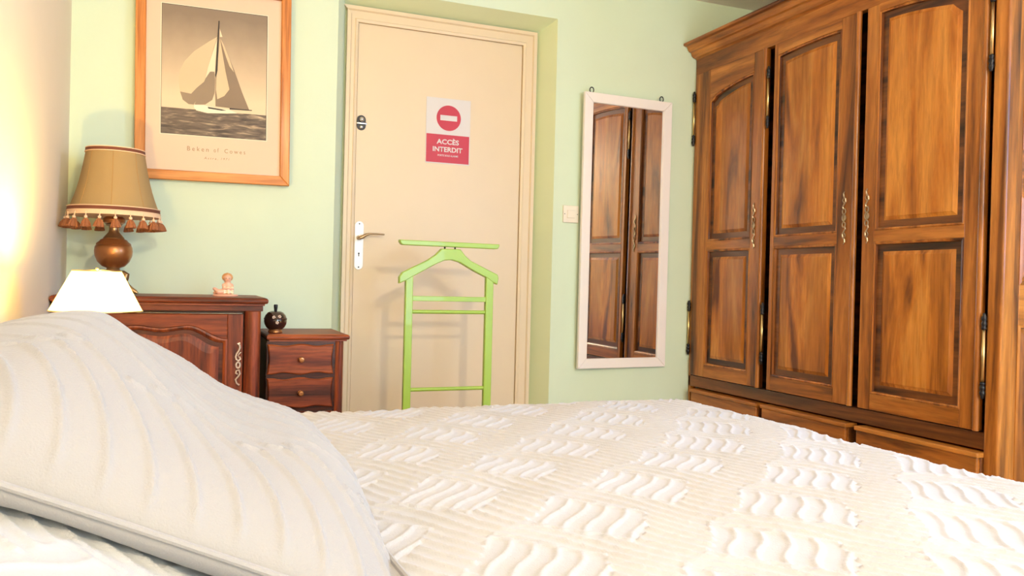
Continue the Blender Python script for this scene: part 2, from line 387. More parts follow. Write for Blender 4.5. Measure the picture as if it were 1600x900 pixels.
# ------------------------------------------------------------------ lettering
def text_mesh(body, size, spacing=1.0, shear=0.0, offset=0.0):
    cu = bpy.data.curves.new('t', 'FONT'); cu.body = body; cu.size = size; cu.align_x = 'CENTER'; cu.align_y = 'CENTER'
    cu.space_character = spacing; cu.shear = shear; cu.offset = offset; cu.extrude = 0; cu.resolution_u = 3
    o = bpy.data.objects.new('t', cu); C.objects.link(o)
    dg = bpy.context.evaluated_depsgraph_get(); me = bpy.data.meshes.new_from_object(o.evaluated_get(dg))
    bpy.data.objects.remove(o); bpy.data.curves.remove(cu)
    me.transform(Matrix(((1, 0, 0, 0), (0, 0, -1, 0), (0, 1, 0, 0), (0, 0, 0, 1))))  # XY -> XZ, facing -Y
    return me
def put_text(name, body, size, loc, mat, parent, width=None, height=None, **k):
    me = text_mesh(body, size, **k)
    if width:
        xs = [v.co.x for v in me.vertices]; w = max(xs)-min(xs); me.transform(Matrix.Diagonal((width/w, 1, 1, 1)))
    if height:
        zs = [v.co.z for v in me.vertices]; me.transform(Matrix.Diagonal((1, 1, height/(max(zs)-min(zs)), 1)))
    xs = [v.co.x for v in me.vertices]; zs = [v.co.z for v in me.vertices]
    me.transform(Matrix.Translation(Vector(loc)-Vector(((max(xs)+min(xs))/2, 0, (max(zs)+min(zs))/2))))
    return obj_mesh(name, me, mat, parent)

# no-entry notice on the door
sg = thing('notice_sheet', (1.169, DD-.001, 1.42), 'white and red laminated notice with no-entry symbol on the door', 'sign')
obj('sheet', box(1.057, 1.281, DD-.0022, DD-.0008, 1.416, 1.733, bev=.0004, seg=1), 'paper_white', sg)
rd = obj('red_field', box(1.060, 1.277, DD-.0027, DD-.0021, 1.421, 1.557), 'sign_red', sg)
dm = bm_new(); add_loops(dm, [[(1.1702+.0615*math.cos(2*PI*i/48), y, 1.6383+.0615*math.sin(2*PI*i/48)) for i in range(48)] for y in (DD-.0021, DD-.0027)], cap1=True)
ds = obj('no_entry_disc', dm, 'sign_red', sg)
obj('disc_bar', box(1.1275, 1.2125, DD-.0032, DD-.0026, 1.6255, 1.651), 'paper_white', ds)
put_text('lettering', 'ACCÈS', .046, (1.168, DD-.0031, 1.5255), 'paper_white', rd, width=.113, height=.0305, offset=.0012)
put_text('lettering', 'INTERDIT', .046, (1.168, DD-.0031, 1.4855), 'paper_white', rd, width=.150, height=.0238, offset=.0012)
put_text('lettering', 'PORTE SOUS ALARME', .012, (1.170, DD-.0031, 1.4560), 'paper_white', rd, width=.104, offset=.0002)

# ------------------------------------------------------------------ framed sailing print
YP = DW-.012
fx0, fx1, fz0, fz1 = -.203, .411, 1.242, 2.080
pf = thing('framed_picture', (.104, YP, fz0), 'framed sepia sailing boat print in a pine frame on the mint wall', 'picture')
def rail_poly(side, w=.040):
    a, b, c, d = fx0, fx1, fz0, fz1
    return {'b': [(a, c), (b, c), (b-w, c+w), (a+w, c+w)], 't': [(a+w, d-w), (b-w, d-w), (b, d), (a, d)],
            'l': [(a, c), (a+w, c+w), (a+w, d-w), (a, d)], 'r': [(b-w, c+w), (b, c), (b, d), (b-w, d-w)]}[side]
mP = lambda a, b, d: (a, YP-d, b)
for s, m in (('b', 'pine_x'), ('t', 'pine_x'), ('l', 'pine_z'), ('r', 'pine_z')):
    obj('frame_rail', prism(rail_poly(s), mP, 0, .024, bev=.003), m, pf)
mt = obj('mat_board', box(fx0+.038, fx1-.038, YP-.010, YP-.004, fz0+.038, fz1-.038), 'mat_board', pf)
px0, px1, pz0, pz1 = -.1055, .3130, 1.433, 1.967
HZ = 1.541
obj('print_border', box(px0-.003, px1+.003, YP-.0106, YP-.0099, pz0-.003, pz1+.003), 'ink_hull', mt)
pr = obj('printed_sky', box(px0, px1, YP-.0111, YP-.0105, HZ, pz1), 'ink_sky', mt); pr['label'] = 'sepia sky of the printed photograph'
obj('printed_sea', box(px0, px1, YP-.0111, YP-.0105, pz0, HZ), 'ink_sea', mt)
bm = bm_new()
for a, b, c, d in ((px0, px1, pz1-.002, pz1), (px0, px1, pz0, pz0+.002), (px0, px0+.0015, pz0, pz1), (px1-.002, px1, pz0, pz1)):
    add_box(bm, a, b, YP-.0113, YP-.0108, c, d)
obj('print_keyline', bm, 'ink_dark', mt)
SPIN = [(0.1104, 1.8537), (0.08, 1.8321), (0.0199, 1.7829), (-0.0155, 1.7394), (-0.0347, 1.6982), (-0.0387, 1.659), (-0.0352, 1.6249), (-0.0327, 1.6058), (-0.0221, 1.5771), (0.0005, 1.5609), (0.0204, 1.5603), (0.0396, 1.5971), (0.054, 1.6309), (0.0633, 1.6668), (0.0676, 1.7022), (0.0817, 1.7496), (0.0957, 1.8051)]
LOWER = [(-0.0327, 1.61), (-0.0221, 1.5771), (0.0005, 1.5609), (0.0204, 1.5603), (0.0396, 1.5971), (0.054, 1.6309), (0.06, 1.66), (.03, 1.63), (.01, 1.605)]
JIB = [(0.1101, 1.8474), (0.0959, 1.7971), (0.0747, 1.7218), (0.0656, 1.6751), (0.0729, 1.6867), (0.0902, 1.7076), (0.103, 1.6983), (0.1044, 1.7524)]
STAY = [(0.0656, 1.6751), (0.0827, 1.704), (0.1003, 1.7061), (0.1036, 1.6715), (0.1022, 1.6174), (0.0927, 1.5867), (0.0654, 1.565), (0.0229, 1.5606)]
MAIN = [(0.1201, 1.8542), (0.1361, 1.8239), (0.1793, 1.721), (0.2123, 1.6295), (0.2426, 1.5562), (0.1622, 1.5589), (0.1059, 1.5612), (0.1045, 1.6311), (0.1057, 1.6906), (0.114, 1.7806)]
MLIT = [(0.1202, 1.8488), (0.1318, 1.7828), (0.1434, 1.7167), (0.1605, 1.6374), (0.1406, 1.6081), (0.1129, 1.5916), (0.107, 1.6314), (0.1083, 1.6909), (0.1143, 1.7671)]
MEDG = [(.1202, 1.852), (.1361, 1.8239), (.1600, 1.765), (.178, 1.712), (.160, 1.735), (.146, 1.772)]
TOPS = [(0.1194, 1.8892), (0.1303, 1.8556), (0.1201, 1.8542)]
MAST = [(0.1141, 1.9208), (0.1187, 1.9214), (0.1126, 1.7128), (0.1067, 1.6806), (0.1032, 1.6903)]
HULL = [(0.0229, 1.5606), (0.0604, 1.5618), (0.0984, 1.555), (0.1623, 1.5508), (0.1935, 1.5403), (0.1525, 1.5348), (0.0738, 1.5296), (0.0309, 1.5374), (0.0206, 1.5497)]
BOOM = [(0.1622, 1.5589), (0.253, 1.5587), (0.2531, 1.5557), (0.1623, 1.5535)]
CREW = [(.075, 1.556), (.13, 1.551), (.15, 1.547), (.13, 1.545), (.078, 1.549)]
for i, (nm, poly, mm) in enumerate((('printed_spinnaker', SPIN, 'ink_sail'), ('printed_spinnaker_shadow', LOWER, 'ink_shade'), ('printed_jib', JIB, 'ink_light'), ('printed_staysail', STAY, 'ink_shade'),
        ('printed_mainsail', MAIN, 'ink_mid'), ('printed_mainsail_light', MLIT, 'ink_sail'), ('printed_mainsail_leech', MEDG, 'ink_sail'), ('printed_topsail', TOPS, 'ink_light'), ('printed_mast', MAST, 'ink_dark'),
        ('printed_boom', BOOM, 'ink_dark'), ('printed_hull', HULL, 'ink_hull'), ('printed_crew', CREW, 'ink_dark'))):
    obj(nm, prism(poly, mP, .0108, .0113+.0002*i), mm, mt)
for wd_, a, b, z, hgt, sz, shr in (('Beken', -.003, .081, 1.377, .0185, .022, 0), ('of', .101, .121, 1.377, .0185, .022, 0), ('Cowes', .144, .228, 1.376, .0175, .022, 0), ('Astra,', .063, .118, 1.3405, .0115, .014, .25), ('1971', .131, .164, 1.342, .0095, .014, .25)):
    put_text('lettering', wd_, sz, ((a+b)/2, YP-.0103, z), 'ink_grey', mt, width=b-a, height=hgt, spacing=1.5, shear=shr)
pf.rotation_euler = (math.radians(.5), math.radians(-.6), 0)

# ------------------------------------------------------------------ light switch
sw = thing('light_switch', (1.788, DW, 1.155), 'cream square light switch between door niche and mirror', 'switch')
obj('switch_plate', box(1.745, 1.831, DW-.010, DW, 1.156, 1.242, bev=.003), 'white_plastic', sw)
obj('rocker', box(1.767, 1.809, DW-.015, DW-.009, 1.179, 1.219, bev=.002), 'white_plastic', sw)
for x in (1.753, 1.823):
    bm = bm_new(); add_tube(bm, [(x, DW-.0095, 1.199), (x, DW-.0105, 1.199)], .0025, seg=8); obj('screw', bm, 'dark_metal', sw)

# ------------------------------------------------------------------ wall mirror
mx0, mx1, mz0, mz1 = 1.829, 2.353, .4255, 1.8125
YM = DW-.004
mi = thing('wall_mirror', (mx1, YM, mz0), 'tall white framed wall mirror reflecting the wardrobe doors', 'mirror')
mM = lambda a, b, d: (a, YM-d, b)
w = .050
for poly in ([(mx0, mz0), (mx1, mz0), (mx1-w, mz0+w), (mx0+w, mz0+w)], [(mx0+w, mz1-w), (mx1-w, mz1-w), (mx1, mz1), (mx0, mz1)],
             [(mx0, mz0), (mx0+w, mz0+w), (mx0+w, mz1-w), (mx0, mz1)], [(mx1-w, mz0+w), (mx1, mz0), (mx1, mz1), (mx1-w, mz1-w)]):
    obj('frame_rail', prism(inset(poly, .0004), mM, 0, .018, bev=.002), 'white_paint', mi)
gl = obj('mirror_pane', box(mx0+w-.004, mx1-w+.004, YM-.008, YM-.004, mz0+w-.004, mz1-w+.004), 'mirror_glass', mi)
for x in (mx0+.043, mx1-.062):
    bm = bm_new(); add_tube(bm, [(x+.011*math.cos(t), YM-.006, mz1+.012+.014*math.sin(t)) for t in np.linspace(-.9, PI+.9, 16)], .0028, seg=8)
    obj('hanging_hook', bm, 'dark_metal', mi, smooth=True)
mi.rotation_euler = (math.radians(.5), math.radians(-.15), math.radians(2.5))

# ------------------------------------------------------------------ wardrobe
XW = 2.5114; YE = 1.884
wd = thing('wardrobe', (2.80, 2.78, 0), 'large polished walnut wardrobe with three panelled doors and drawers', 'wardrobe')
mW = lambda a, b, d: (XW-d, a, b)
yw = DW-.006
# carcass
obj('carcass', box(XW+.16, XR-.03, YE+.042, yw, .06, 2.06), 'walnut_dark', wd)
obj('frieze', box(XW, XW+.035, YE+.055, yw, 1.979, 2.072, bev=.002), 'walnut_y', wd)
obj('base_rail', box(XW, XW+.035, YE+.055, yw, .322, .379, bev=.002), 'walnut_dark', wd)
obj('plinth', box(XW+.004, XW+.036, YE+.055, yw, .0, .085, bev=.003), 'walnut_dark', wd)
obj('corner_post', box(XW-.006, XW+.052, YE, YE+.056, 0, 2.072, bev=.008, seg=3), 'walnut_z', wd)
obj('wall_post', box(XW, XW+.035, 3.660, yw, .0, 1.979, bev=.003), 'walnut_z', wd)
# cornice: front run and side return, mitred
CP = [(0, 2.062), (.006, 2.066), (.018, 2.069), (.030, 2.078), (.034, 2.090), (.036, 2.094), (.048, 2.098), (.056, 2.108), (.060, 2.119), (.062, 2.123), (.080, 2.126), (.084, 2.131), (.083, 2.139), (.078, 2.142), (-.05, 2.142), (-.05, 2.062)]
l0 = [(XW-d, yw, z) for d, z in CP]; l1 = [(XW-d, YE-d, z) for d, z in CP]; l2 = [(XR-.03, YE-d, z) for d, z in CP]
obj('cornice', add_loops(bm_new(), [l0, l1], cap0=True, cap1=True), 'walnut_y', wd)
obj('cornice', add_loops(bm_new(), [l1, l2], cap0=True, cap1=True), 'walnut_x', wd)
obj('top_board', box(XW-.02, XR-.03, YE-.02, yw, 2.10, 2.135), 'walnut_dark', wd)

def panel_outline(y0, y1, z0, top, d, n=16):
    """y0<y1; loop: bottom edge then the shaped top from y1 back to y0"""
    a, b = y0+d, y1-d
    pts = [(a, z0+d), (b, z0+d)]
    for i in range(n+1):
        t = i/n; y = b+(a-b)*t; yo = y1+(y0-y1)*t
        pts.append((y, top(yo)-d))
    return pts
def panel(y0, y1, z0, top):
    prof = [(-.004, -.030), (-.004, .004), (.004, .009), (.010, .006), (.014, -.012), (.020, -.014), (.024, -.010), (.050, .001), (.053, .003)]
    loops = [[mW(a, b, d) for a, b in panel_outline(y0, y1, z0, top, dd)] for dd, d in prof]
    bm = add_loops(bm_new(), loops, cap0=True, cap1=True); n = len(loops[0]); bm.faces.ensure_lookup_table()
    for f in bm.faces[3*n:5*n]: f.material_index = 1
    for f in bm.faces[5*n:]: f.material_index = 2
    return bm
def esc_mesh():
    """pierced rocaille keyhole plate, built around the origin in (y,z), facing -x"""
    bm = bm_new(); h = .108
    def T(pts, r): add_tube(bm, [(-.003, y, z) for y, z in pts], r, seg=6)
    for s in (1, -1):
        T([(s*.000, s*h), (s*.006, s*(h-.008)), (s*.004, s*(h-.020)), (-s*.005, s*(h-.030)), (-s*.007, s*(h-.042)), (s*.001, s*(h-.052)), (s*.008, s*(h-.062)), (s*.006, s*(h-.072))], [.0022, .003, .0034, .0036, .0036, .0034, .0034, .0025])
        T([(s*.006, s*(h-.028)), (s*.009, s*(h-.036)), (s*.004, s*(h-.044)), (-s*.003, s*(h-.048))], .0024)
    for zc, r in ((.026, .0085), (.0, .0095), (-.028, .008)):
        T([(r*math.cos(t), zc+r*1.35*math.sin(t)) for t in np.linspace(0, 2*PI, 15)], .003)
    add_box(bm, -.003, -.001, -.004, .004, -.010, .012)
    bmesh.ops.recalc_face_normals(bm, faces=list(bm.faces))
    me = bpy.data.meshes.new('escutcheon'); bm.to_mesh(me); bm.free(); me.materials.append(MAT['bronze']); return me
ESC = esc_mesh()
def hinge_mesh(h):
    bm = bm_new(); k = h/2
    add_lathe(bm, [(.0055, -k*.62), (.0055, k*.62)], 0, 0, seg=12, mi=0)
    for s in (1, -1):
        pr = [(.0055, .60), (.0085, .62), (.0085, .66), (.006, .68), (.009, .72), (.009, .77), (.006, .80), (.0095, .84), (.008, .90), (.005, .94), (.006, .97), (.0001, 1.0)]
        pr = [(r, s*k*t) for r, t in pr]
        add_lathe(bm, pr if s > 0 else list(reversed(pr)), 0, 0, seg=12, mi=1)
    bmesh.ops.recalc_face_normals(bm, faces=list(bm.faces))
    me = bpy.data.meshes.new('hinge'); bm.to_mesh(me); bm.free(); me.materials.append(MAT['brass']); me.materials.append(MAT['dark_metal'])
    me.polygons.foreach_set('use_smooth', [True]*len(me.polygons)); return me
HIN = hinge_mesh(.292)
def put(name, me, loc, parent):
    o = bpy.data.objects.new(name, me); C.objects.link(o); o.parent = parent; o.location = Vector(loc)-Vector(BASE[parent.name]); BASE[o.name] = tuple(loc); return o
def smooth01(t): t = max(0, min(1, t)); return t*t*(3-2*t)
def top1(y): return 1.816 + .024*smooth01((3.527-y)/.040) + .044*math.sin(max(0, min(1, (3.50-y)/.34))*PI/2)
def top2(y): return 1.936 - .012*((y-2.74)/.26)**2
def top3(y): return 1.880 + .034*smooth01((y-2.035)/.045) + .034*math.sin(max(0, min(1, (y-2.07)/.36))*PI/2)
DZ0, DZ1 = .383, 1.976
def door(ya, yb_, pa, pb, top, esc_y, label, bead):
    """ya<yb_: door edges; pa<pb: panel openings"""
    d = obj('door', box(XW+.004, XW+.018, ya+.002, yb_-.002, DZ0+.002, DZ1-.002), 'walnut_dark', wd); d['label'] = label
    B = dict(bev=.0025)
    obj('stile', box(XW-.008, XW+.016, ya, pa, DZ0, DZ1, **B), 'walnut_z', d)
    obj('stile', box(XW-.008, XW+.016, pb, yb_, DZ0, DZ1, **B), 'walnut_z', d)
    n = 16
    poly = [(pa, DZ1), (pa, top(pa))] + [(pa+(pb-pa)*i/n, top(pa+(pb-pa)*i/n)) for i in range(1, n)] + [(pb, top(pb)), (pb, DZ1)]
    obj('rail', prism(poly, mW, -.016, .0078), 'walnut_y', d)
    obj('rail', box(XW-.0078, XW+.016, pa, pb, 1.043, 1.087, bev=.002), 'walnut_y', d)
    obj('rail', box(XW-.0078, XW+.016, pa, pb, DZ0, .446, bev=.002), 'walnut_y', d)
    obj('panel', panel(pa, pb, 1.087, top), ['walnut_z', 'walnut_moulding', 'walnut_panel'], d)
    obj('panel', panel(pa, pb, .446, lambda y: 1.043), ['walnut_z', 'walnut_moulding', 'walnut_panel'], d)
    put('escutcheon', ESC, (XW-.008, esc_y, 1.147), d)
    if bead:
        bm = bm_new(); add_tube(bm, [(XW-.006, bead, DZ0), (XW-.006, bead, DZ1)], .011, seg=12); obj('bead', bm, 'walnut_z', d, smooth=True)
    return d
door(3.098, 3.657, 3.186, 3.535, top1, 3.158, 'panelled walnut door with rising arch next to the mirror', 3.108)
door(2.546, 3.042, 2.628, 2.990+.028, top2, 2.586, 'middle panelled walnut door', 2.536)
door(1.962, 2.492, 2.032, 2.432, top3, 2.466, 'panelled walnut door with falling arch', 1.968)
for y, zz in ((3.668, (1.745, .632)), (3.074, (1.74, .640)), (1.941, (1.742, .640))):
    for z in zz: put('hinge', HIN, (XW-.014, y, z), wd)
# drawers
for i, (a, b) in enumerate(((3.078, 3.612), (2.526, 3.048), (1.938, 2.478))):
    d = obj('drawer', box(XW-.016, XW+.034, a, b, .098, .300, bev=.003), 'walnut_dark', wd)
    obj('drawer_lip', box(XW-.036, XW+.03, a-.002, b+.002, .296, .314, bev=.005, seg=3), 'walnut_y', d)
    obj('drawer_front', box(XW-.030, XW-.012, a+.004, b-.004, .105, .297, bev=.005), 'walnut_y', d)
# side facing the camera: posts, rails and three panels
mS = lambda a, b, d: (a, YE+.004-d, b)
sx0, sx1 = XW+.050, XR-.03
sd = obj('side_board', box(sx0, sx1, YE+.022, YE+.042, .02, 2.06), 'walnut_dark', wd)
obj('side_stile', box(sx0, sx0+.028, YE+.004, YE+.022, 0, 2.06, bev=.002), 'walnut_z', sd)
obj('side_stile', box(sx1-.07, sx1, YE+.004, YE+.022, 0, 2.06, bev=.002), 'walnut_z', sd)
a, b = sx0+.028, sx1-.07
spans = [(1.335, 1.97), (.885, 1.175), (.15, .745)]
for z0, z1 in ((1.97, 2.06), (1.175, 1.335), (.745, .885), (0, .15)):
    obj('side_rail', box(a, b, YE+.004, YE+.022, z0, z1, bev=.002), 'walnut_x', sd)
for z0, z1 in spans:
    prof = [(-.003, -.016), (-.003, .002), (.006, .005), (.010, -.008), (.016, -.009), (.040, .0), (.042, .002)]
    loops = [[mS(p, q, d) for p, q in ((a+k, z0+k), (b-k, z0+k), (b-k, z1-k), (a+k, z1-k))] for k, d in prof]
    obj('side_panel', add_loops(bm_new(), loops, cap0=True, cap1=True), 'walnut_panel', sd)

# ------------------------------------------------------------------ oak cabinet in the corner
YC = 3.262
cb = thing('cabinet', (-.08, 3.45, 0), 'carved oak cabinet in the corner under the framed picture', 'cabinet')
mC = lambda a, b, d: (a, YC-d, b)
def slab(x0, x1, y0, y1, z0, z1, prof):
    """moulded worktop: prof = [(inset, z)] upwards"""
    loops = [[(x0+k, y0+k, z), (x1-k, y0+k, z), (x1-k, y1, z), (x0+k, y1, z)] for k, z in prof]
    return add_loops(bm_new(), loops, cap0=True, cap1=True)
obj('top', slab(XL+.004, .297, 3.232, DW-.004, 0, 0, [(.012, .735), (.012, .742), (.003, .744), (.0, .750), (.0, .757), (.004, .763), (.012, .766)]), 'oak_x', cb)
obj('carcass', box(XL+.008, .272, YC+.030, DW-.008, .06, .736), 'oak_dark', cb)
obj('frieze', box(XL+.008, .280, YC-.004, YC+.030, .7135, .7365, bev=.002), 'oak_x', cb)
obj('base_moulding', box(XL+.006, .284, YC-.012, YC+.030, .05, .11, bev=.006), 'oak_x', cb)
for x0, x1 in ((.2135, .273), (XL+.008, -.385)):
    bm = bm_new(); xc = (x0+x1)/2; hw = (x1-x0)/2
    arc = [(xc+hw*math.cos(t), YC+.004-.020*math.sin(t)) for t in np.linspace(0, PI, 13)] + [(x0, YC+.030), (x1, YC+.030)]
    obj('corner_column', add_loops(bm, [[(p[0], p[1], z) for p in arc] for z in (.11, .7135)], cap0=True, cap1=True), 'oak_z', cb, smooth=True)
for x in (XL+.05, .235):
    for y in (YC+.04, DW-.06):
        obj('foot', lathe([(.018, 0), (.028, .015), (.030, .035), (.022, .055)], x, y, seg=16), 'oak_dark', cb, smooth=True)
dx0, dx1 = -.374, .2085
cd = obj('door', box(dx0+.002, dx1-.002, YC+.008, YC+.022, .118, .700), 'oak_dark', cb)
obj('rod', box(dx0, dx1-.004, YC-.006, YC+.004, .7035, .7065, bev=.001, seg=1), 'chrome', cb)
pxa, pxb = dx0+.062, .1525
xc = (pxa+pxb)/2
def wave(x):
    t = abs(x-xc)/((pxb-pxa)/2)
    return .6075 + .0495*(.5+.5*math.cos(PI*max(0, min(1, (t-.40)/.58)))) - .0095*(.5+.5*math.cos(PI*min(1, t/.40)))
obj('stile', box(pxb, dx1, YC, YC+.020, .112, .702, bev=.002), 'oak_z', cd)
obj('stile', box(dx0, pxa, YC, YC+.020, .112, .702, bev=.002), 'oak_z', cd)
n = 40
poly = [(pxa, .702)] + [(pxa+(pxb-pxa)*i/n, wave(pxa+(pxb-pxa)*i/n)) for i in range(n+1)] + [(pxb, .702)]
obj('rail', prism(poly, mC, -.020, .002, bev=.003), 'oak_x', cd)
obj('rail', box(pxa, pxb, YC, YC+.020, .112, .18, bev=.002), 'oak_x', cd)
def cab_loop(k):
    A, Bq = pxa+k, pxb-k
    return [(A, .18+k), (Bq, .18+k)] + [(Bq+(A-Bq)*i/n, wave(pxb+(pxa-pxb)*i/n)-k) for i in range(n+1)]
prof = [(-.004, -.020), (-.004, -.002), (.006, .000), (.014, -.004), (.018, -.013), (.026, -.013), (.030, -.008), (.040, -.004), (.055, -.002)]
obj('panel', add_loops(bm_new(), [[mC(p, q, d) for p, q in cab_loop(k)] for k, d in prof], cap0=True, cap1=True), 'oak_z', cd)
bm = bm_new(); E0 = (.1925, .505)
def ET(pts, r): add_tube(bm, [(E0[0]+x, YC-.003, E0[1]+z) for x, z in pts], r, seg=6)
ET([(.006, .088), (-.002, .084), (.004, .080), (.006, .070), (.002, .058), (-.006, .046), (-.009, .034), (-.006, .024), (.002, .020), (.008, .026), (.006, .034), (.000, .034)], [.003, .005, .005, .0045, .004, .004, .004, .0045, .0045, .004, .003, .002])
ET([(.010, .052), (.003, .046), (-.001, .036)], [.002, .003, .002])
ET([(.007*math.cos(t), .003+.011*math.sin(t)) for t in np.linspace(0, 2*PI, 17)], .0045)
ET([(.006, -.074), (-.004, -.066), (-.008, -.052), (.002, -.040), (.008, -.030), (.004, -.016), (-.006, -.018), (-.007, -.028), (.0, -.032)], .004)
es = obj('escutcheon', bm, 'pale_brass', cd, smooth=True); es['label'] = 'pale scrolled keyhole plate'

# ------------------------------------------------------------------ small chest of drawers
YN = 3.318
ns = thing('drawer_chest', (.45, 3.5, 0), 'small oak chest of drawers beside the door casing', 'drawers')
mN = lambda a, b, d: (a, YN-d, b)
obj('top', slab(.2995, .6225, 3.292, DW-.004, 0, 0, [(.010, .594), (.010, .600), (.002, .602), (.0, .608), (.0, .614), (.004, .619), (.012, .622)]), 'oak_x', ns)
obj('carcass', box(.302, .604, YN+.014, DW-.008, .05, .596), 'oak_dark', ns)
obj('face_frame', box(.302, .572, YN, YN+.016, .05, .596, bev=.001), 'oak_dark', ns)
arc = [(.570, YN+.012), (.570, YN-.004), (.578, YN-.007), (.584, YN-.004), (.587, YN+.002), (.596, YN+.004), (.603, YN+.012), (.606, YN+.024), (.608, YN+.05), (.57, YN+.05)]
obj('corner_column', add_loops(bm_new(), [[(p[0], p[1], z) for p in arc] for z in (.07, .594)], cap0=True, cap1=True), 'oak_z', ns)
obj('plinth', box(.300, .610, YN-.008, YN+.02, .03, .075, bev=.005), 'oak_x', ns)
for x in (.325, .585):
    for y in (YN+.03, DW-.05): obj('foot', box(x-.02, x+.02, y-.02, y+.02, 0, .051, bev=.004), 'oak_dark', ns)
def drawer_outline(x0, x1, z0, z1, n=18):
    top = lambda t: .004*math.cos(4*PI*t)*(1 if .1 < t < .9 else .6)
    pts = []
    for i in range(n+1): t = i/n; pts.append((x0+(x1-x0)*t, z0-top(t)))
    for i in range(1, 8): t = i/8; pts.append((x1-.006*math.sin(PI*t), z0+(z1-z0)*t))
    for i in range(n+1): t = i/n; pts.append((x1+(x0-x1)*t, z1+top(t)))
    for i in range(1, 8): t = i/8; pts.append((x0+.006*math.sin(PI*t), z1+(z0-z1)*t))
    return pts
for zt, zb in ((.580, .4645), (.4465, .331), (.313, .1975)):
    ol = drawer_outline(.3035, .562, zb, zt)
    d = obj('drawer', prism(ol, mN, -.004, .012, bev=.005), 'oak_x', ns)
    obj('drawer_shade_outline', prism(inset(ol, -.0038), mN, -.001, .0012), 'oak_groove_shade', d)  # flat dark outline; stain and shade of the groove are in its colour
    zc = (zt+zb)/2; pr = [(.010, 0), (.010, .003), (.006, .006), (.005, .012), (.010, .016), (.0115, .021), (.009, .025), (.0045, .0255), (.004, .024), (.0001, .024)]
    bm = bm_new(); add_loops(bm, [[(.4335+r*math.cos(2*PI*i/20), YN-.012-dd, zc+r*math.sin(2*PI*i/20)) for i in range(20)] for r, dd in pr], cap0=True, cap1=True)
    obj('knob', bm, 'copper', d, smooth=True)

# dark lidded pot on the chest of drawers
pt = thing('lidded_pot', (.343, 3.42, .622), 'dark glazed apple-shaped lidded pot on the small chest', 'pot')
P0 = (.343, 3.42)
obj('foot_ring', lathe([(.027, .622), (.029, .624), (.028, .630), (.025, .634)], *P0), 'copper', pt, smooth=True)
obj('bowl', lathe([(.020, .633), (.026, .634), (.036, .643), (.043, .656), (.0452, .668), (.0445, .676)], *P0), 'dark_glaze', pt, smooth=True)
obj('lid', lathe([(.0455, .6755), (.0465, .678), (.0445, .681), (.040, .692), (.031, .703), (.020, .709), (.008, .709), (.005, .708)], *P0), 'dark_glaze', pt, smooth=True)
obj('stem_knob', lathe([(.005, .706), (.006, .712), (.0075, .724), (.008, .733), (.006, .736), (.0001, .736)], *P0, seg=14), 'dark_metal', pt, smooth=True)
rs = random.Random(4)
for k in range(3):
    t = -PI/2 + (-.25, .28, .05)[k]; z = (.685, .688, .664)[k]; r = (.0435, .0425, .0452)[k]
    bm = bm_new(); c = Vector((P0[0]+r*math.cos(t), P0[1]+r*math.sin(t), z))
    for q in range(5):
        an = 2*PI*q/5; add_ball(bm, (c.x+.0042*math.cos(an), c.y-.0002, c.z+.0042*math.sin(an)), .003, seg=8, sy=.35)
    obj('painted_flower', bm, 'pale_brass', pt)

# porcelain cherub on the cabinet
fg = thing('cherub_figurine', (.148, 3.40, .766), 'tiny pink porcelain cherub figurine lying on the oak cabinet', 'figurine')
fx, fy, fz = .148, 3.40, .766
bm = bm_new(); add_lathe(bm, [(.030, fz), (.032, fz+.003), (.030, fz+.007), (.0001, fz+.009)], 0, 0, seg=28)
for v in bm.verts: v.co.x = fx+v.co.x*1.25; v.co.y = fy+v.co.y*.75
obj('base', bm, 'porcelain_pink', fg, smooth=True)
def blob(name, balls, mat, parent, vox=.0022):
    bm = bm_new()
    for c, r in balls: add_ball(bm, (fx+c[0], fy+c[1], fz+c[2]), r, seg=12)
    o = obj(name, bm, mat, parent, smooth=True)
    md = o.modifiers.new('remesh', 'REMESH'); md.mode = 'VOXEL'; md.voxel_size = vox; md.use_smooth_shade = True
    return o
body = []
def limb(a, b, r0_, r1_, k=5):
    for i in range(k+1):
        t = i/k; body.append((tuple(a[j]+(b[j]-a[j])*t for j in range(3)), r0_+(r1_-r0_)*t))
limb((.010, 0, .020), (.006, 0, .042), .016, .012)          # torso upright
limb((.006, 0, .044), (.005, -.002, .056), .009, .009, 3)   # neck
limb((.005, -.002, .060), (.005, -.004, .064), .0125, .0125, 2)
limb((.004, -.006, .018), (-.022, -.010, .016), .011, .009) # thigh to the left
limb((-.022, -.010, .016), (-.034, -.006, .026), .008, .006)
limb((.008, .006, .016), (-.020, .006, .015), .011, .008)
limb((-.020, .006, .015), (-.032, .004, .012), .008, .006)
limb((.018, -.004, .040), (.020, -.014, .026), .006, .005)  # arms folded at the front
limb((.020, -.014, .026), (.008, -.018, .028), .005, .0045)
limb((-.006, -.004, .040), (-.006, -.014, .028), .006, .005)
limb((-.006, -.014, .028), (.004, -.018, .028), .005, .0045)
bo = blob('body', body, 'porcelain_pink', fg)
hb = [((.005+.0125*math.cos(a), .003+.004*math.sin(3*a), .067+.011*math.sin(a)), .0052) for a in np.linspace(-.5, PI+.5, 11)]
hb += [((.005+.009*math.cos(a), .006, .068+.009*math.sin(a)), .007) for a in np.linspace(0, 2*PI, 9)]
blob('hair', hb, 'porcelain_hair', fg, .0018)
blob('dress', [((x, -.016+abs(x-.008)*.25, z), .0055) for x in (-.004, .008, .020) for z in (.013, .021, .030)], 'porcelain_cream', fg)
for x in (.0005, .0095):
    bm = bm_new(); add_ball(bm, (fx+x, fy-.0163, fz+.064), .0014, seg=8); obj('eye', bm, 'dark_metal', fg)
bm = bm_new(); add_ball(bm, (fx+.005, fy-.0172, fz+.0605), .0016, seg=8); obj('nose', bm, 'porcelain_pink', fg)
